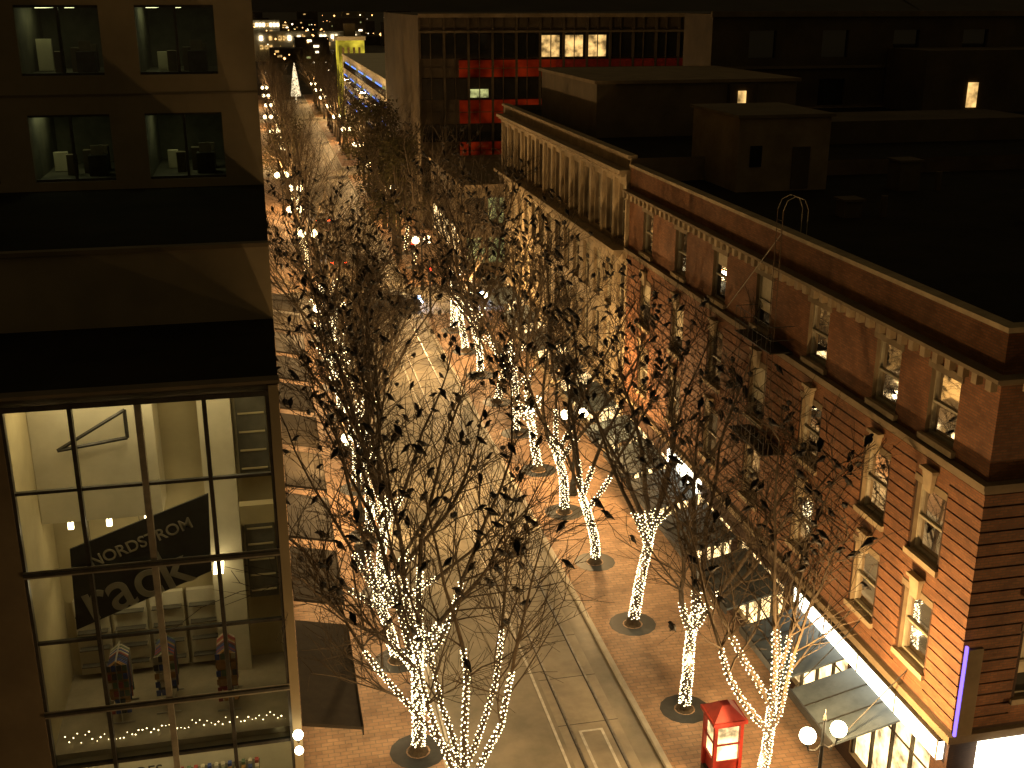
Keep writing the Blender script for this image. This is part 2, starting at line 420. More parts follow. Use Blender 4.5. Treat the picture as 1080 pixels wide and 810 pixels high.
# ---------------------------------------------------------------- stone building (right, farther)
sb=empty('stone_building'); m=MB(); mg=MB(); mf=MB()
SY0,SY1=55.62,87
holes=[]
n=14; pitch=(SY1-SY0)/n
for i in range(n):
    c=SY0+pitch*(i+.5)
    holes.append((c-.62,c+.62,13.0,15.9)); holes.append((c-.68,c+.68,9.0,11.6)); holes.append((c-.68,c+.68,5.6,8.1))
sh2=[(SY0+.5+i*5.2,SY0+5+i*5.2,.6,3.8) for i in range(6)]
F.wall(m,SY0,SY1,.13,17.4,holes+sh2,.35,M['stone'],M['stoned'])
m.poly([(BX,SY0,17.4),(BX,SY0,12),(BX+10,SY0,12),(BX+10,SY0,17.4)],M['stoned'])
m.poly([(BX,SY0,17.0),(60,SY0,17.0),(60,SY1-3.2,17.0),(BX,SY1-3.2,17.0)],M['roof'])
m.poly([(BX,SY1,0),(60,SY1,0),(60,SY1,17.4),(BX,SY1,17.4)],M['stoned'])
m.poly([(BX,SY1-3.2,17.0),(33,SY1-3.2,17.0),(33,SY1,17.0),(BX,SY1,17.0)],M['roof'])
for i in range(n+1):
    u=SY0+pitch*i; F.box(m,u-.2+(.2 if i==0 else 0),u+.2-(.2 if i==n else 0),12.9,16.2,-.18,-.001,M['stone'])
F.box(m,SY0,SY1,16.22,16.6,-.22,-.001,M['stone']); F.box(m,SY0,SY1,16.602,16.8,-.6,-.001,M['stone']); F.box(m,SY0,SY1,17.4,17.55,-.15,.35,M['stone'])
F.box(m,SY0,SY1,12.2,12.5,-.3,-.001,M['stone']); F.box(m,SY0,SY1,12.502,12.7,-.8,-.001,M['stone'])
F.box(m,SY0,SY1,4.3,4.8,-.3,-.001,M['stone'])
i=SY0+.2
while i<SY1: F.box(m,i,i+.16,16.45,16.6,-.45,-.222,M['stone']);F.box(m,i,i+.16,12.3,12.5,-.6,-.302,M['stone']); i+=.55
m.build('walls',sb)
for h in holes:
    st='warm' if R.random()<.2 else 'dark'
    F.sash(mf,mg,h[0],h[1],h[2],h[3],.28,st,R.choice([0,.3,.5]))
for h in sh2: F.box(mg,h[0],h[1],h[2],h[3],.2,.25,E['shop'])
for i in range(5):
    a=SY0+1+i*6; mf.hexa([(BX-2,a,3.3),(BX-.05,a,3.8),(BX-.05,a+4,3.8),(BX-2,a+4,3.3),(BX-2,a,3.4),(BX-.05,a,3.9),(BX-.05,a+4,3.9),(BX-2,a+4,3.4)],M['awnblue'])
mf.build('window_frames',sb); mg.build('window_panes',sb)
at=empty('rooftop_block'); m=MB()
m.box(20.0,33,68,82,17.0,20.2,M['concd']); m.box(19.8,33.2,67.8,82.2,20.2,20.4,M['stoned'])
m.box(28.9,29.4,67.4,67.499,18.4,19.7,E['winw'])
m.box(28.5,46,62,67.4-.001,17,18.3,M['dark']); m.box(28.4,30.2,67.5,67.999,18.3,20.1,M['dark'])
m.build('walls',at)
db=empty('dark_office_building'); m=MB()
Fd=Fac((33.6,84,0),(1,0,0),(0,1,0))
hd=[(3+6*i,5.2+6*i,z,z+2) for i in range(9) for z in(17.2,20.8)]
Fd.wall(m,0,60,0,24.0,hd,.3,M['dark'],M['dark'])
m.poly([(33.6,84,0),(33.6,90,0),(33.6,90,24.0),(33.6,84,24.0)],M['dark'])
m.poly([(33.6,84,24.0),(93,84,24.0),(93,90,24.0),(33.6,90,24.0)],M['roof'])
m.box(33.4,93,83.7,83.999,23.8,24.2,M['concd']); m.box(33.6,93,83.8,83.999,20.0,20.2,M['concd'])
m.box(48,70,78,83.6,17,21.5,M['dark'])
for k,h in enumerate(hd): Fd.box(m,h[0],h[1],h[2],h[3],.25,.29,M['glassdark'])
m.box(51.6,52.4,77.9,77.998,17.4,19.2,E['winw'])
m.build('walls',db)

# ---------------------------------------------------------------- red-banded building
rbld=empty('red_banded_building'); m=MB()
RX,RY=17.4,128
m.box(RX+.3,56,RY+.5,165,0,23.4,M['dark'])
Fr=Fac((RX,RY,0),(1,0,0),(0,1,0))
for (a,b) in((16.9,18.7),(11.9,14.4),(8.0,9.8)):
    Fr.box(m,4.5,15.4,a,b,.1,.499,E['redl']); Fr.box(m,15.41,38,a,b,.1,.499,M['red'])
for i in range(15):
    u=i*2.7; Fr.box(m,u,u+.25,0,23.2,0,.3,M['dark'])
    Fr.box(m,u+1.3,u+1.38,0,23.2,.05,.3,M['dark'])
for z in (8.9,13.1,17.8): Fr.box(m,0,38,z,z+.07,.06,.099,M['dark'])
for i in range(14):
    u=i*2.7+.25
    for (a,b) in((4.5,7.9),(9.9,11.8),(14.5,16.8),(18.9,21.5)):
        Fr.box(m,u,u+2.45,a,b,.32,.4,M['glassdark'])
    if i in(5,6,7): Fr.box(m,u,u+2.1,19,21.3,.2,.31,E['winw'])
    if i%4==2: Fr.box(m,u,u+2.1,14.7,15.6,.2,.31,E['wing'])
Fr.box(m,0,38,23.2,23.6,-.3,-.021,M['stoned']); Fr.box(m,0,38,21.6,21.8,-.1,-.021,M['concd'])
m.build('facade',rbld)
pd=empty('corner_pavilion'); m=MB()
m.box(18.3,32,106,127,.13,8.2,M['concd']); m.box(18.1,32.2,105.8,127.2,8.2,8.5,M['stoned'])
for i in range(6):
    for z in(1.0,4.8): m.box(18.6+i*2.1,20.3+i*2.1,105.93,105.998,z,z+2.4,E['wing'] if (i+int(z))%4 else M['glassdark'])
    m.box(18.24,18.298,108+i*3,110+i*3,1,3.6,E['shop'])
m.build('walls',pd)
wb=empty('white_building'); m=MB()
m.box(18.3,36,168,255,.13,13.8,M['whiteb']); m.box(18.1,36.2,167.8,255.2,13.8,14.2,M['whiteb'])
for k in range(4):
    z=3.6+k*2.6
    m.box(18.24,18.298,171,253,z,z+1.2,M['glassdark'])
    for j in range(16): m.box(18.16,18.23,171+j*5.1,175+j*5.1,z+1.22,z+1.42,E['blue'] if (j+k)%3 else E['wing'])
m.build('walls',wb)
yt=empty('yellow_lit_tower'); m=MB()
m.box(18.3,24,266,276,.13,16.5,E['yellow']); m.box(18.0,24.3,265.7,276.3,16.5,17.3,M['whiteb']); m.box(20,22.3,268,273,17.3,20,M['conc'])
for k in range(4): m.box(19+k*1.2,19.5+k*1.2,265.9,265.99,2,15,M['conc'])
m.build('walls',yt)

# ---------------------------------------------------------------- glass-fronted store (left)
gs=empty('glass_fronted_store')
GY=24.5; GX0=-5.85; GX1=-.22
m=MB()
m.box(-14,GX0-.001,GY,GY+.8,.13,16.9,M['pier'])
m.box(GX1+.001,0,GY,30,.13,16.9,M['conc'])
m.box(-14,GX1,GY+.21,GY+.6,16.72,16.94,M['concd'])
m.box(-14,.03,GY-.05,GY+.3,16.952,17.03,M['concd'])
m.poly([(-40,GY,16.95),(0,GY,16.95),(0,30,16.95),(-40,30,16.95)],M['roof'])
m.box(-40,0,30,40.7,16.4,18.9,M['conc']); m.poly([(-40,29.99,18.91),(0,29.99,18.91),(0,40.7,18.91),(-40,40.7,18.91)],M['roof'])
m.box(-40,.02,29.9,30.2,18.915,19.02,M['concd'])
Fl=Fac((0,0,0),(0,1,0),(-1,0,0))
lh=[(30.6,36.6,.6,3.1)]+[(38.2+5.4*i,42.9+5.4*i,.6,3.1) for i in range(9)]
Fl.wall(m,30,87,.13,16.4,lh,.2,M['conc'],M['steel'])
m.build('walls',gs)
m=MB()
for h in lh: Fl.box(m,h[0],h[1],h[2],h[3],.12,.18,E['shop'])
m.build('shop_windows',gs)
m=MB()
aw=[(30.6,36.9)]+[(38.5+5.4*i,42.9+5.4*i) for i in range(9)]
for a,b in aw:
    m.hexa([(0.02,a,3.75),(1.85,a,3.35),(1.85,b,3.35),(.02,b,3.75),(.02,a,3.87),(1.85,a,3.45),(1.85,b,3.45),(.02,b,3.87)],M['awning'])
    m.box(1.851,1.9,a,b,3.15,3.47,M['awning'])
m.build('awnings',gs)
m=MB(); G=Fac((0,GY,0),(1,0,0),(0,1,0))
W=GX1-GX0
for i in range(5):
    u=GX0+W*i/4; w=.07 if i in(0,2,4) else .045
    G.box(m,u-w if i else u,u+w if i<4 else u,2.4,16.7,.02,.2,M['alum'] if i in(2,) else M['steel'])
for z,w,mm in((14.75,.035,'steel'),(12.8,.09,'alum'),(11.0,.035,'steel'),(9.15,.09,'alum'),(7.6,.04,'steel'),(5.6,.09,'alum'),(16.72,.06,'steel')):
    G.box(m,GX0,GX1,z-w,z+w,.0 if w>.05 else .06,.018 if w>.05 else .16,M[mm])
    if w>.06: G.box(m,GX0,GX1,z-w*.4,z+w*.4,-.03,-.001,M['steel'])
G.box(m,GX0,GX1,2.2,2.4,0,.3,M['concd'])
m.build('curtain_wall',gs)
m=MB()
m.poly([(GX0,GY+.12,2.4),(GX1,GY+.12,2.4),(GX1,GY+.12,16.7),(GX0,GY+.12,16.7)],M['glass'])
m.build('glass',gs)
m=MB()
RB=28.2
G.room(m,GX0,GX1,7.9,16.7,.21,RB-GY,M['cream'],M['carpet'],M['creamw'])
G.room(m,GX0,GX1,2.4,7.6,.21,RB-GY,M['creamw'],M['carpet'],M['creamw'])
m.box(GX0,GX1,GY+.4,RB,7.62,7.88,M['creamw'])
m.box(-2.0,-1.2,27.5,28.19,7.9,16.68,M['creamw'])
m.box(GX0+.01,-3.0,27.0,28.19,12.9,16.68,M['creamw'])
m.box(-1.15,GX1-.01,26.6,26.9,12.6,13.1,M['cream'])
m.box(-1.1,-.35,27.8,28.0,9.9,12.4,M['dimroom']); m.box(-1.1,-.35,27.8,28.0,13.4,16.0,M['dimroom'])
for k in range(5):
    m.box(-1.05,-.4,27.75,27.79,13.6+k*.5,13.64+k*.5,M['cream'])
    m.box(-1.05,-.4,27.75,27.79,10.1+k*.45,10.14+k*.45,M['cream'])
m.tube((-5.2,26.7,14.9),(-3.6,26.7,15.8),.05,.05,6,M['steel']);m.tube((-5.2,26.7,14.9),(-3.6,26.7,15.1),.05,.05,6,M['steel']);m.tube((-3.6,26.7,15.8),(-3.6,26.7,15.1),.05,.05,6,M['steel'])
# display racking at the back wall of the sales floor
for k in range(4):
    m.box(-5.6+k*.95,-4.75+k*.95,28.0,28.15,8.0,10.2,M['creamw'])
    for s in range(4): m.box(-5.55+k*.95,-4.8+k*.95,27.8,27.999,8.3+s*.5,8.33+s*.5,M['dimroom'])
m.build('interior_walls',gs)
m=MB()
for x in(-4.9,-3.2,-1.3):
    m.box(x-.2,x+.2,25.0,26.8,16.6,16.68,E['ceil'])
    m.box(x-.15,x+.15,25.2,27.4,7.5,7.6,E['ceil'])
for x in(-5.2,-4.3,-3.4,-2.5): m.box(x-.06,x+.06,27.0,27.1,12.7,12.86,E['ceil']); m.tube((x,27.05,12.86),(x,27.05,12.9),.02,.02,5,M['steel'])
for x in(-4.8,-3.6,-1.8): m.box(x-.12,x+.12,26.8,27.4,11.2,11.26,E['ceil']); m.tube((x,27.1,11.26),(x,27.1,12.9),.01,.01,4,M['steel'])
m.build('ceiling_lights',gs)
bn=MB()
yb=25.25
c=[(-4.95,13.0),(-1.76,14.1),(-1.85,12.1),(-5.04,10.9)]
bn.hexa([(x,yb,z) for x,z in c]+[(x,yb+.06,z) for x,z in c],M['sign'])
bn.build('hanging_banner',gs)
def text(body,size,x,z,rot,parent,mat):
    cu=bpy.data.curves.new('lettering','FONT'); cu.body=body; cu.size=size; cu.extrude=.01; cu.offset=.008*size
    cu.materials.append(mat)
    o=bpy.data.objects.new('lettering',cu); sc.collection.objects.link(o)
    o.location=(x,yb-.03,z); o.rotation_euler=(math.radians(90),-math.radians(rot),0); o.parent=parent
text('NORDSTROM',.40,-4.5,12.5,19,gs,M['letter'])
text('rack',1.5,-4.7,11.1,19,gs,M['letter'])
cu=bpy.data.curves.new('lettering','FONT'); cu.body='SHOES'; cu.size=.4; cu.extrude=.01; cu.materials.append(M['sign'])
o=bpy.data.objects.new('lettering',cu); sc.collection.objects.link(o); o.location=(-4.7,25.6,6.35); o.rotation_euler=(math.radians(90),0,0); o.parent=gs
cols=[(.25,.05,.04),(.04,.06,.18),(.4,.35,.25),(.05,.05,.05),(.3,.16,.05),(.1,.14,.08)]
cm=[pmat('garment_%d'%i,c,None,3) for i,c in enumerate(cols)]
for k,(x,y) in enumerate(((-4.35,26.2),(-3.25,26.4),(-1.75,26.2))):
    m=MB(); z=7.9
    for s in(-.5,.5):
        m.tube((x,y+s,z),(x,y+s,z+1.75),.02,.02,6,M['alum']); m.tube((x-.3,y+s,z+.03),(x+.3,y+s,z+.03),.02,.02,6,M['alum'])
    m.tube((x,y-.5,z+1.75),(x,y+.5,z+1.75),.02,.02,6,M['alum'])
    for j in range(13):
        yy=y-.45+j*.07; q=R.choice(cm); h=R.uniform(.8,1.3)
        m.hexa([(x-.22,yy,z+1.7-h),(x+.24,yy,z+1.7-h),(x+.24,yy+.05,z+1.7-h),(x-.22,yy+.05,z+1.7-h),(x-.23,yy,z+1.55),(x+.23,yy,z+1.55),(x+.23,yy+.05,z+1.55),(x-.23,yy+.05,z+1.55)],q)
        m.hexa([(x-.23,yy,z+1.551),(x+.23,yy,z+1.551),(x+.23,yy+.05,z+1.551),(x-.23,yy+.05,z+1.551),(x-.05,yy,z+1.69),(x+.05,yy,z+1.69),(x+.05,yy+.05,z+1.69),(x-.05,yy+.05,z+1.69)],q)
    for s in range(6):
        for t in range(4):
            m.box(x-.25+t*.13,x-.14+t*.13,y-.52,y-.50,z+.3+s*.24,z+.46+s*.24,R.choice(cm))
    m.build('clothes_rack')
m=MB()
for s in range(3):
    m.box(-5.2,-1.2,27.0,27.5,3.4+s*.8,3.45+s*.8,M['dimroom'])
    for j in range(22):
        x=-5.1+j*.18; m.box(x,x+.1,27.0,27.3,3.451+s*.8,3.56+s*.8,R.choice(cm)); m.box(x,x+.1,27.15,27.3,3.561+s*.8,3.65+s*.8,R.choice(cm))
m.build('shoe_shelf')
m=MB()
for j in range(60):
    x=GX0+.15+j*.09; m.octa((x,25.1+R.uniform(-.1,.1),8.0+R.uniform(-.12,.12)),R.uniform(.012,.022),E['bulb'])
m.build('edge_lights',gs)
m=MB(); m.tube((-.1,GY,7.6),(-.1,GY-.35,7.8),.03,.03,6,M['iron'])
m.sphere((-.1,GY-.35,8.0),.13,E['globe']); m.sphere((-.1,GY-.35,7.55),.11,E['globe']); m.build('corner_sconce',gs)

ob=empty('office_block'); m=MB(); mf=MB()
G2=Fac((0,40.7,0),(1,0,0),(0,1,0))
ho=[]
for j in range(3):
    z=19.2+3.45*j
    for (a,b) in((-7.45,-4.88),(-3.76,-1.25),(-11.1,-8.55),(-14.8,-12.2)): ho.append((a,b,z,z+2.2))
G2.wall(m,-40,0,18.9,34,ho,.35,M['conc'],M['concd'])
Fl.wall(m,40.7,87,16.4,34,[],.2,M['conc'],M['conc'])
m.poly([(-40,40.7,34),(0,40.7,34),(0,87,34),(-40,87,34)],M['roof'])
m.poly([(-40,87,0),(0,87,0),(0,87,34),(-40,87,34)],M['conc'])
for z in(22.0,25.5): G2.box(m,-40,0,z,z+.06,-.03,-.001,M['concd'])
m.build('walls',ob)
for k,h in enumerate(ho):
    G2.box(mf,h[0],h[1],h[2],h[2]+.08,.15,.3,M['steel']); G2.box(mf,h[0],h[1],h[3]-.08,h[3],.15,.3,M['steel'])
    G2.box(mf,(h[0]+h[1])/2-.04,(h[0]+h[1])/2+.04,h[2]+.08,h[3]-.08,.15,.3,M['steel'])
    mf.poly([G2.P(h[0],h[2],.25),G2.P(h[1],h[2],.25),G2.P(h[1],h[3],.25),G2.P(h[0],h[3],.25)],M['glass'])
    G2.room(mf,h[0],h[1],h[2],h[3],.36,5,M['dimroom'],M['dimroom'])
    if k%4<2:
        u=h[0]+R.uniform(.1,.6)
        G2.box(mf,u,u+.3,h[3]-.1,h[3]-.04,R.uniform(.9,1.6),3.2,E['office'])
        G2.box(mf,u+.9,u+1.1,h[3]-.1,h[3]-.04,1.6,2.4,E['office'])
        w0=R.uniform(.05,.5); G2.box(mf,h[0]+w0,h[0]+w0+R.uniform(.3,.5),h[2]+.02,h[2]+R.uniform(.6,1.7),2.6,2.8,M['creamw'])
        for q in range(3): G2.box(mf,h[0]+.8+q*.5,h[0]+1.1+q*.5,h[2]+.01,h[2]+.7+.1*q,1.6+q*.4,2.0+q*.4,M['concd'])
        G2.box(mf,h[1]-1.0,h[1]-.4,h[2]+.01,h[2]+.7,1.2,1.8,M['steel']); G2.box(mf,h[1]-.9,h[1]-.5,h[2]+.72,h[2]+1.05,1.3,1.35,M['frame'])
mf.build('windows',ob)

# ---------------------------------------------------------------- street lamps
def lamp_mesh(hgt=4.6):
    m=MB()
    m.lathe((0,0,.13),[(.001,0),(.26,0),(.26,.12),(.2,.25),(.17,.7),(.12,.85),(.085,1.0),(.075,2.2),(.055,hgt-.5),(.07,hgt-.45),(.05,hgt-.35),(.04,hgt+.35),(.06,hgt+.42),(.02,hgt+.6),(.001,hgt+.75)],10,M['iron'])
    for s in(-1,1):
        p=[(0,0,hgt-.3),(.22*s,0,hgt-.48),(.45*s,0,hgt-.42),(.52*s,0,hgt-.2)]
        for a,b in zip(p,p[1:]): m.tube(a,b,.028,.028,6,M['iron'])
        m.lathe((.52*s,0,hgt-.22),[(.001,0),(.07,0),(.1,.06),(.1,.1)],8,M['iron'])
    return m.mesh('lamp_post',False)
lm=lamp_mesh()
def globes(far):
    m=MB()
    for s in(-1,1): m.sphere((.52*s,0,4.6+.1),.36 if far else .25,E['globefar'] if far else E['globe'],12,8)  # far globes enlarged to stand in for lamp bloom
    return m.mesh('globes',True)
gn,gf=globes(0),globes(1)
def lamp(x,y,power,far=False,rot=0):
    o=bpy.data.objects.new('street_lamp',lm); o.location=(x,y,0); o.rotation_euler[2]=rot; sc.collection.objects.link(o)
    gg=bpy.data.objects.new('globes',gf if far else gn); gg.parent=o; sc.collection.objects.link(gg)
    if power:
        l=bpy.data.lights.new('lamp_glow','POINT'); l.energy=power; l.color=(1,.59,.23); l.shadow_soft_size=.2
        lo=bpy.data.objects.new('lamp_glow',l); lo.location=(0,.0,5.6); lo.parent=o; sc.collection.objects.link(lo)
for (x,y) in((3.6,52.5),(3.5,77.7),(14.9,25.7),(14.9,53.4),(14.6,79)): lamp(x,y,4200,rot=.1)
for (x,y) in((3.7,21.5),(27,20.9),(40,21)): lamp(x,y,1900)  # unseen lamps at the near crossing, added to light the camera-facing facades
for (x,y) in((3.6,105),(13.4,99.8),(3.4,132),(13.8,130)): lamp(x,y,4600,True)
for i in range(8):
    lamp(2.2+R.uniform(-1,1),118+i*25,5500 if i%2 else 0,True); lamp(14,150+i*22,4500 if i%2 else 0,True)

# ---------------------------------------------------------------- trees
def grow(seed,full=True):
    r=random.Random(seed); segs=[]
    def branch(p,d,L,r0,r1,lev,n):
        d=d.normalized(); nodes=[]
        for i in range(n):
            t0=i/n;t1=(i+1)/n
            j=.09 if lev<2 else .2
            up=.05 if lev==0 else (.075 if lev==1 else .05)
            d=(d+Vector((r.gauss(0,j),r.gauss(0,j),r.gauss(0,j)*.6+up))).normalized()
            q=p+d*(L/n)
            ra=r0+(r1-r0)*t0; rb_=r0+(r1-r0)*t1
            segs.append((p.copy(),q.copy(),ra,rb_,lev)); p=q; nodes.append((p.copy(),d.copy(),rb_,t1))
        return nodes
    th=r.uniform(3.0,4.0)
    tn=branch(Vector((0,0,0)),Vector((r.uniform(-.05,.05),r.uniform(-.05,.05),1)),th,.16,.12,0,5)
    top=tn[-1][0]
    nl=r.choice([5,5,6,6]); a0=r.uniform(0,6.28)
    for i in range(nl):
        a=a0+i*6.283/nl+r.uniform(-.35,.35); tilt=r.uniform(.35,.82) if i else .12
        d=Vector((math.cos(a)*math.sin(tilt),math.sin(a)*math.sin(tilt),math.cos(tilt)))
        L=r.uniform(6.8,9.2)
        st=top if i%2==0 else tn[-2][0]
        ln_=branch(st,d,L,r.uniform(.075,.1),.018,1,9)
        for k,(p,dd,rr,t) in enumerate(ln_):
            if k<2: continue
            for c in range(r.choice([1,2,2,3]) ):
                aa=r.uniform(0,6.28); o=dd.orthogonal().normalized(); o=Matrix.Rotation(aa,3,dd)@o
                d2=(dd*r.uniform(.7,1.2)+o*r.uniform(.6,1.05)+Vector((0,0,.2)))
                L2=r.uniform(1.6,3.6)*(1.15-.6*t)
                n2=branch(p,d2,L2,max(.015,rr*.5),.009,2,4)
                for k2,(p2,dd2,rr2,t2) in enumerate(n2):
                    for c2 in range(r.choice([1,2,3]) if full else 1):
                        o=dd2.orthogonal().normalized(); o=Matrix.Rotation(r.uniform(0,6.28),3,dd2)@o
                        d3=dd2+o*r.uniform(.5,1.0)+Vector((0,0,.15))
                        n3=branch(p2,d3,r.uniform(.6,1.6),.0098,.0065,3,2)
                        if full:
                            for (p3,dd3,rr3,t3) in n3[:1]:
                                o=Matrix.Rotation(r.uniform(0,6.28),3,dd3)@dd3.orthogonal().normalized()
                                branch(p3,dd3+o*.8,r.uniform(.3,.8),.0065,.004,4,1)
    return segs
def tree_mesh(segs,name):
    m=MB()
    for p,q,a,b,l in segs:
        m.tube(p,q,a,b,{0:9,1:6,2:4}.get(l,3),M['bark'])
    m.lathe((0,0,0),[(.3,-.02),(.22,.08),(.175,.3)],9,M['bark'])
    m.lathe((0,0,.004),[(.32,0),(.75,0),(.75,-.01)],14,M['iron'])
    return m.mesh(name)
def bulbs(segs,hmax,limblen,far,rng,dens=70,rad=.024):
    m=MB(); e=E['bulbfar'] if far else E['bulb']
    if far: rad=.055
    for p,q,a,b,l in segs:
        if l==0:
            n=int((q-p).length*dens)
            lim=hmax
        elif l==1:
            if (p-Vector((0,0,3))).length>limblen: continue
            n=int((q-p).length*dens*.3); lim=99
        else: continue
        d=(q-p).normalized(); o=d.orthogonal().normalized()
        for i in range(n):
            t=(i+rng.random()*.6)/max(n,1); c=p.lerp(q,t)
            if c.z>lim: continue
            r_=(a+(b-a)*t)+.02
            v=Matrix.Rotation(i*2.4+rng.uniform(-.3,.3),3,d)@o
            c=c+v*r_
            if c.z<.25: continue
            m.octa(c,rad*rng.uniform(.55,1.2),e)
    return m
variants=[]
for s in range(9):
    sg=grow(100+s,True); variants.append((sg,tree_mesh(sg,'bare_tree_branches')))
for s in range(3):
    sg=grow(300+s,False); variants.append((sg,tree_mesh(sg,'bare_tree_branches_far')))
perch=[]
def tree(x,y,vi,rot,sca,hmax,limb,far=False,ncrow=0,dens=70,rad=.024,glow=0,wide=1.0):
    sg,me=variants[vi]
    o=bpy.data.objects.new('bare_tree',me); o.location=(x,y,.13); o.rotation_euler[2]=rot; o.scale=(sca*wide,sca*wide,sca); sc.collection.objects.link(o)
    mm=bulbs(sg,hmax,limb,far,random.Random(int(x*10+y*7)),dens,rad)
    if mm.v:
        b=mm.build('string_lights',o)
    if glow:
        l=bpy.data.lights.new('string_glow','POINT'); l.energy=glow; l.color=(1,.7,.34); l.shadow_soft_size=.03
        lo=bpy.data.objects.new('string_glow',l); lo.location=(.24,.1,2.2); lo.parent=o; sc.collection.objects.link(lo)
    if ncrow:
        MT=Matrix.Translation((x,y,.13))@Matrix.Rotation(rot,4,'Z')@Matrix.Diagonal((sca*wide,sca*wide,sca,1))
        cand=[s for s in sg if s[4] in(2,3) and s[0].z>7.0]
        cand.sort(key=lambda s:s[0].z+R.uniform(-2.5,2.5),reverse=True)
        cand=cand[:int(len(cand)*.75)]
        for s in R.sample(cand,min(ncrow,len(cand))):
            p=MT@s[0].lerp(s[1],R.random())
            if p.x<.6 and p.y<31: continue
            if any((p-q).length<.30 for q in perch[-90:]): continue
            perch.append(p)
LY=[27.7,33.5,39.4,45.0,50.8,56.6,62.4,68.2,74,79.8,85.6]
RYs=[27.9,33.9,40.1,45.8,51.4,57,62.8,68.6,74.4,80.2,86]
for i,y in enumerate(LY):
    tree(3.95+(.2 if i==0 else 0)-.03*i,y,i%9,[2.2,0.4,5.1][i] if i<3 else R.uniform(0,6.28),R.uniform(1.0,1.1),4.2,(4.0 if i==0 else (2.4 if i==1 else 1.3)),False,64 if i<2 else 84,110 if i<5 else 60,.024 if i<5 else .038,220,1.0 if i<1 else 1.22)
for i,y in enumerate(RYs):
    tree(13.9,y,(i+4)%9,R.uniform(0,6.28),R.uniform(1.0,1.12),4.2,3.0 if i==0 else 1.2,False,48 if i==0 else 78,110 if i<5 else 60,.024 if i<5 else .038,220,1.05 if i<1 else 1.22)
for blk in range(3):
    for i in range(9):
        y=109+blk*81.5+i*6.8
        if blk==2 and i>5: continue
        tree(3.4,y,9+i%3,R.uniform(0,6.28),R.uniform(.85,1.05),3.4,0,True,0,22,.05,200 if blk==0 and i%2 else 0)
        tree(13.9,y,9+(i+1)%3,R.uniform(0,6.28),R.uniform(1.0,1.15),2.8 if blk==0 and i<3 else 0,0,True,8 if blk==0 else 0,10,.05)
# leafy trees beyond the cross street
def leafy(x,y,h,rad,seed):
    r=random.Random(seed); m=MB()
    m.tube((0,0,0),(0,0,h*.5),.28,.16,8,M['bark'])
    cl=[]
    for i in range(26):
        a=r.uniform(0,6.28); q=r.random()**.5*rad*.8; z=r.uniform(h*.32,h*.95); q*= (1.1-abs(z/h-.55)*1.3)
        c=Vector((q*math.cos(a),q*math.sin(a),z)); cl.append(c)
        m.tube((0,0,z*.55),c,.07,.02,4,M['bark'])
    for c in cl:
        R0=r.uniform(.8,1.6)
        for k in range(110):
            d=Vector((r.gauss(0,1),r.gauss(0,1),r.gauss(0,.8))).normalized()*R0*r.random()**.4
            p=c+d; u=Vector((r.gauss(0,1),r.gauss(0,1),r.gauss(0,1))).normalized(); v=u.orthogonal().normalized(); s=r.uniform(.10,.2)
            m.poly([p-u*s,p+v*s*.6,p+u*s,p-v*s*.6],M['leaf'])
    o=m.build('leafy_tree'); o.location=(x,y,.1)
for i,(x,y,h,rr) in enumerate(((12.9,113,12.5,4.2),(13.3,121,13,4.6),(13.2,129.5,14,4.6),(13.6,139,14,5),(14.2,150,14,5),(3.0,150,11,3.5))): leafy(x,y,h,rr,40+i)

# ---------------------------------------------------------------- crows
st=[ # y along body (head +), z, half-width, half-height
 (.235,.085,.004,.004),(.20,.092,.016,.018),(.17,.102,.042,.044),(.135,.106,.054,.055),(.095,.092,.054,.058),(.04,.055,.082,.086),
 (-.03,.02,.095,.094),(-.10,.0,.078,.072),(-.16,-.015,.05,.036),(-.22,-.03,.04,.014),(-.29,-.045,.05,.009),(-.305,-.05,.036,.005)]
wst=[(.08,.055,.07,.02,.05),(.03,.085,.06,.022,.075),(-.05,.092,.035,.02,.07),(-.13,.07,.012,.018,.045),(-.21,.035,-.005,.014,.022),(-.26,.02,-.018,.006,.008)]
def crow(mb,pos,yaw,tilt,s,turn):
    MT=Matrix.Translation(pos)@Matrix.Rotation(yaw,4,'Z')@Matrix.Rotation(tilt,4,'X')@Matrix.Scale(s,4)
    k=mb.mi(M['crow'])
    def loft(rows,n):
        i0=len(mb.v)
        for (cx,y,z,w,h) in rows:
            for j in range(n):
                t=2*math.pi*j/n; v=MT@Vector((w*math.cos(t)+cx,y,z+h*math.sin(t)+.12)); mb.v.append((v.x,v.y,v.z))
        for a in range(len(rows)-1):
            for j in range(n): mb.f.append((i0+a*n+j,i0+a*n+(j+1)%n,i0+(a+1)*n+(j+1)%n,i0+(a+1)*n+j)); mb.m.append(k)
    loft([((turn*(y-.08)*.8 if y>.08 else 0),y,z,w,h) for (y,z,w,h) in st],8)
    for sx in(-1,1):
        loft([(cx*sx,y,z,w,h) for (y,cx,z,w,h) in wst],5)
        mb.tube(MT@Vector((.03*sx,-.01,.05)),Vector(pos)+Vector((.02*sx,0,.0)),.014*s,.007*s,3,M['crow'])
cf=MB()
for p in perch:
    yaw=R.gauss(2.2,1.2) if R.random()<.4 else R.uniform(0,6.28)
    crow(cf,p,yaw,math.radians(R.uniform(5,40)),R.uniform(.78,.98),R.uniform(-1,1))
cf.build('crow_flock',None,True)
print('crows',len(perch))

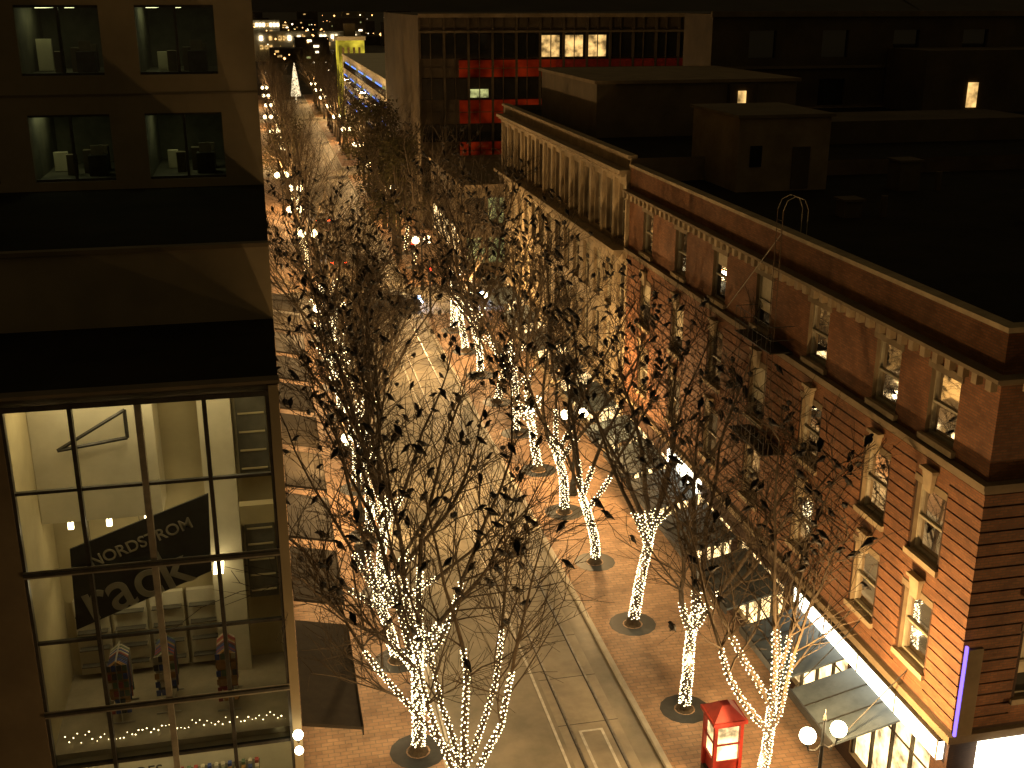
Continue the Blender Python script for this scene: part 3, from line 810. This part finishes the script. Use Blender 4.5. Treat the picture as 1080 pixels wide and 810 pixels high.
# ---------------------------------------------------------------- red kiosk
kx,ky=13.75,30.1
kk=empty('red_information_kiosk'); m=MB()
m.box(kx-.5,kx+.5,ky-.5,ky+.5,.13,.35,M['iron']); 
for sx in(-1,1):
    for sy in(-1,1): m.box(kx+sx*.45-.06,kx+sx*.45+.06,ky+sy*.45-.06,ky+sy*.45+.06,.35,2.45,M['red'])
m.box(kx-.38,kx+.38,ky-.42,ky+.42,.35,.95,M['red'])
m.box(kx-.38,kx+.38,ky-.40,ky+.40,.98,2.3,E['shop'])
for z in(.95,1.6,2.3): m.box(kx-.39,kx+.39,ky-.46,ky-.421,z,z+.06,M['red']); m.box(kx-.46,kx-.421,ky-.39,ky+.39,z,z+.06,M['red'])
m.box(kx-.6,kx+.6,ky-.6,ky+.6,2.45,2.58,M['red'])
t=[(kx-.55,ky-.55,2.58),(kx+.55,ky-.55,2.58),(kx+.55,ky+.55,2.58),(kx-.55,ky+.55,2.58),(kx-.15,ky-.15,2.95),(kx+.15,ky-.15,2.95),(kx+.15,ky+.15,2.95),(kx-.15,ky+.15,2.95)]
m.hexa(t,M['red']); m.build('body',kk)
for (x,y) in((14.4,31.8),(3.2,47.9)):
    m=MB(); m.lathe((x,y,.13),[(.001,0),(.24,0),(.27,.85),(.3,.88),(.26,1.0),(.12,1.08),(.001,1.08)],12,M['iron']); m.build('litter_bin')

# ---------------------------------------------------------------- cars
def car(x,y,rot,paint):
    e=empty('car',(x,y,-.004)); e.rotation_euler[2]=rot
    prof=[(-2.2,.35),(-2.25,.75),(-2.1,.95),(-1.5,1.02),(-.95,1.42),(.35,1.46),(1.1,1.02),(1.95,.9),(2.2,.7),(2.22,.35)]
    m=MB(); k=m.mi(paint); n=len(prof)
    for sx,ins in((-.88,0),(.88,0)):
        for a,b in prof: m.v.append((sx*(1-.16*max(0,(b-1.0)/.46)),a,b))
    for i in range(n):
        j=(i+1)%n; m.f.append((i,j,n+j,n+i)); m.m.append(k)
    m.f.append(tuple(range(n))); m.m.append(k); m.f.append(tuple(range(2*n-1,n-1,-1))); m.m.append(k)
    m.poly([(-.74,-1.44,1.08),(.74,-1.44,1.08),(.68,-1.0,1.415),(-.68,-1.0,1.415)],M['glassdark'])
    m.poly([(-.74,1.06,1.08),(.74,1.06,1.08),(.68,.42,1.455),(-.68,.42,1.455)],M['glassdark'])
    for s in(-1,1):
        m.poly([(s*.885,-1.35,1.05),(s*.885,1.0,1.05),(s*.77,.3,1.4),(s*.77,-.92,1.38)],M['glassdark'])
        m.box(s*.65-.2,s*.65+.2,2.2,2.28,.56,.82,E['headl']); m.box(s*.65-.15,s*.65+.15,-2.28,-2.22,.7,.85,E['tail'])
        for yy in(-1.35,1.4):
            m.tube((s*.92,yy,.33),(s*.70,yy,.33),.33,.33,14,M['tyre'],True); m.tube((s*.93,yy,.33),(s*.90,yy,.33),.2,.2,10,M['alum'],True)
    m.build('bodywork',e)
car(19.2,97.5,math.radians(160),M['carpaint2']); car(10.2,94.2,math.radians(-90),M['carpaint']); car(6.6,112,0,M['carpaint']); car(6.4,135,0,M['carpaint2'])
for (x,y,c) in((4.2,101.6,'greensig'),(12.8,101.6,'redsig'),(12.8,90.8,'redsig')):
    m=MB(); m.lathe((x,y,.13),[(.14,0),(.1,.3),(.07,4.6),(.001,4.7)],8,M['iron'])
    m.box(x-.18,x+.18,y-.2,y-.02,3.2,4.3,M['iron'])
    for k,nm in enumerate(('greensig','signal','redsig')):
        z=3.4+k*.35; mat=E[c] if nm==c else M['glassdark']
        m.tube((x,y-.2,z),(x,y-.25,z),.13,.13,10,mat,True)
        m.tube((x,y-.2,z+.02),(x,y-.36,z+.04),.15,.15,10,M['iron'])
    m.build('traffic_signal')
m=MB(); m.lathe((9.8,314,0),[(.2,0),(.2,.8),(1.35,1),(1.1,2.6),(.85,4.6),(.5,7.2),(.02,9.5)],10,E['xmas']); m.build('lit_christmas_tree')

# ---------------------------------------------------------------- distance
m=MB()
for i in range(46):
    a=-300+i*60; 
    m.poly([(a-400,2600,-5),(a+460,2600,-5),(a+460-150,3300,60+40*math.sin(i*.7)+R.uniform(0,40)),(a-400+150,3300,60+40*math.sin(i*.7)+R.uniform(0,40))],M['hill'])
m.build('distant_hills')
m=MB()
for i in range(190):
    y=R.uniform(345,1300); x=R.uniform(-.15,.9)*y*.95-20
    if abs(x-9)<22 and y<480: continue
    w=R.uniform(12,34);h=R.choice([5,6,8,10,13])*(1 if y<700 else 1.15)
    m.box(x,x+w,y,y+w,0,h,R.choice([M['dark'],M['dark'],M['concd'],M['conc']]))
    for k in range(R.randint(1,5)):
        xx=x+R.uniform(1,w-3); zz=R.uniform(1.5,h-1.5); m.box(xx,xx+R.uniform(.6,2.4),y-.3,y-.05,zz,zz+.8,R.choice([E['winw'],E['winw'],E['wing'],E['orange'],E['citywhite']]))
for (x,y,w,h) in((-2,520,26,12),(34,640,22,9),(-25,700,40,14)):
    m.box(x,x+w,y,y+12,0,h,M['whiteb'])
    for k in range(int(w/2)):
        if R.random()<.8: m.box(x+k*2+.3,x+k*2+1.6,y-.5,y-.1,h-3.4,h-1.6,E['citywhite'] if R.random()<.5 else E['winw'])
        if R.random()<.5: m.box(x+k*2+.3,x+k*2+1.6,y-.5,y-.1,h-7,h-5.4,E['winw'])
for blk,(y0,y1) in enumerate(((105,169),(186,250))):
    m.box(-60,-.5,y0,y1,0,14+blk*3,M['concd']); 
m.box(60,120,112,160,0,15,M['dark']); m.box(38,120,186,250,0,13,M['dark'])
for (x,y) in((62,111.8),(75,111.8),(50,185.8)): m.box(x,x+2,y,y+.1,9,11,E['winw'])
m.build('distant_buildings')
m=MB()
for i in range(95):     # irregular clusters of lights
    y=345*math.exp(R.random()*1.3); x=R.uniform(-.12,.85)*y-10 if i%4==0 else R.uniform(-.08,.2)*y
    sp=R.uniform(5,45); e=E['orange'] if R.random()<.68 else E['citywhite']
    for k in range(R.choice([1,2,3,5,8])):
        xx=x+R.gauss(0,sp); yy=y+R.gauss(0,sp)
        m.octa((xx,yy,R.choice([4,5,6,8,11])),y*.00045*math.exp(R.gauss(0,.45)),e)
m.build('city_lights')

# ---------------------------------------------------------------- world & light
w=bpy.data.worlds.new('World'); sc.world=w; w.use_nodes=True; nt=w.node_tree; nt.nodes.clear()
out=nt.nodes.new('ShaderNodeOutputWorld'); sky=nt.nodes.new('ShaderNodeTexSky'); sky.sky_type='NISHITA'; sky.sun_disc=False
sky.sun_elevation=math.radians(-6); sky.sun_rotation=math.radians(200)
b1=nt.nodes.new('ShaderNodeBackground'); b1.inputs[1].default_value=.01
b2=nt.nodes.new('ShaderNodeBackground'); b2.inputs[0].default_value=(1,.70,.30,1); b2.inputs[1].default_value=.06
ad=nt.nodes.new('ShaderNodeAddShader')
nt.links.new(sky.outputs[0],b1.inputs[0]); nt.links.new(b1.outputs[0],ad.inputs[0]); nt.links.new(b2.outputs[0],ad.inputs[1]); nt.links.new(ad.outputs[0],out.inputs[0])

cam=bpy.data.cameras.new('camera'); cam.lens=40; cam.sensor_width=36; cam.clip_end=6000
co=bpy.data.objects.new('camera',cam); sc.collection.objects.link(co)
co.location=(0,0,25); co.rotation_euler=(math.radians(90-18.65),0,math.radians(-12.25)); sc.camera=co
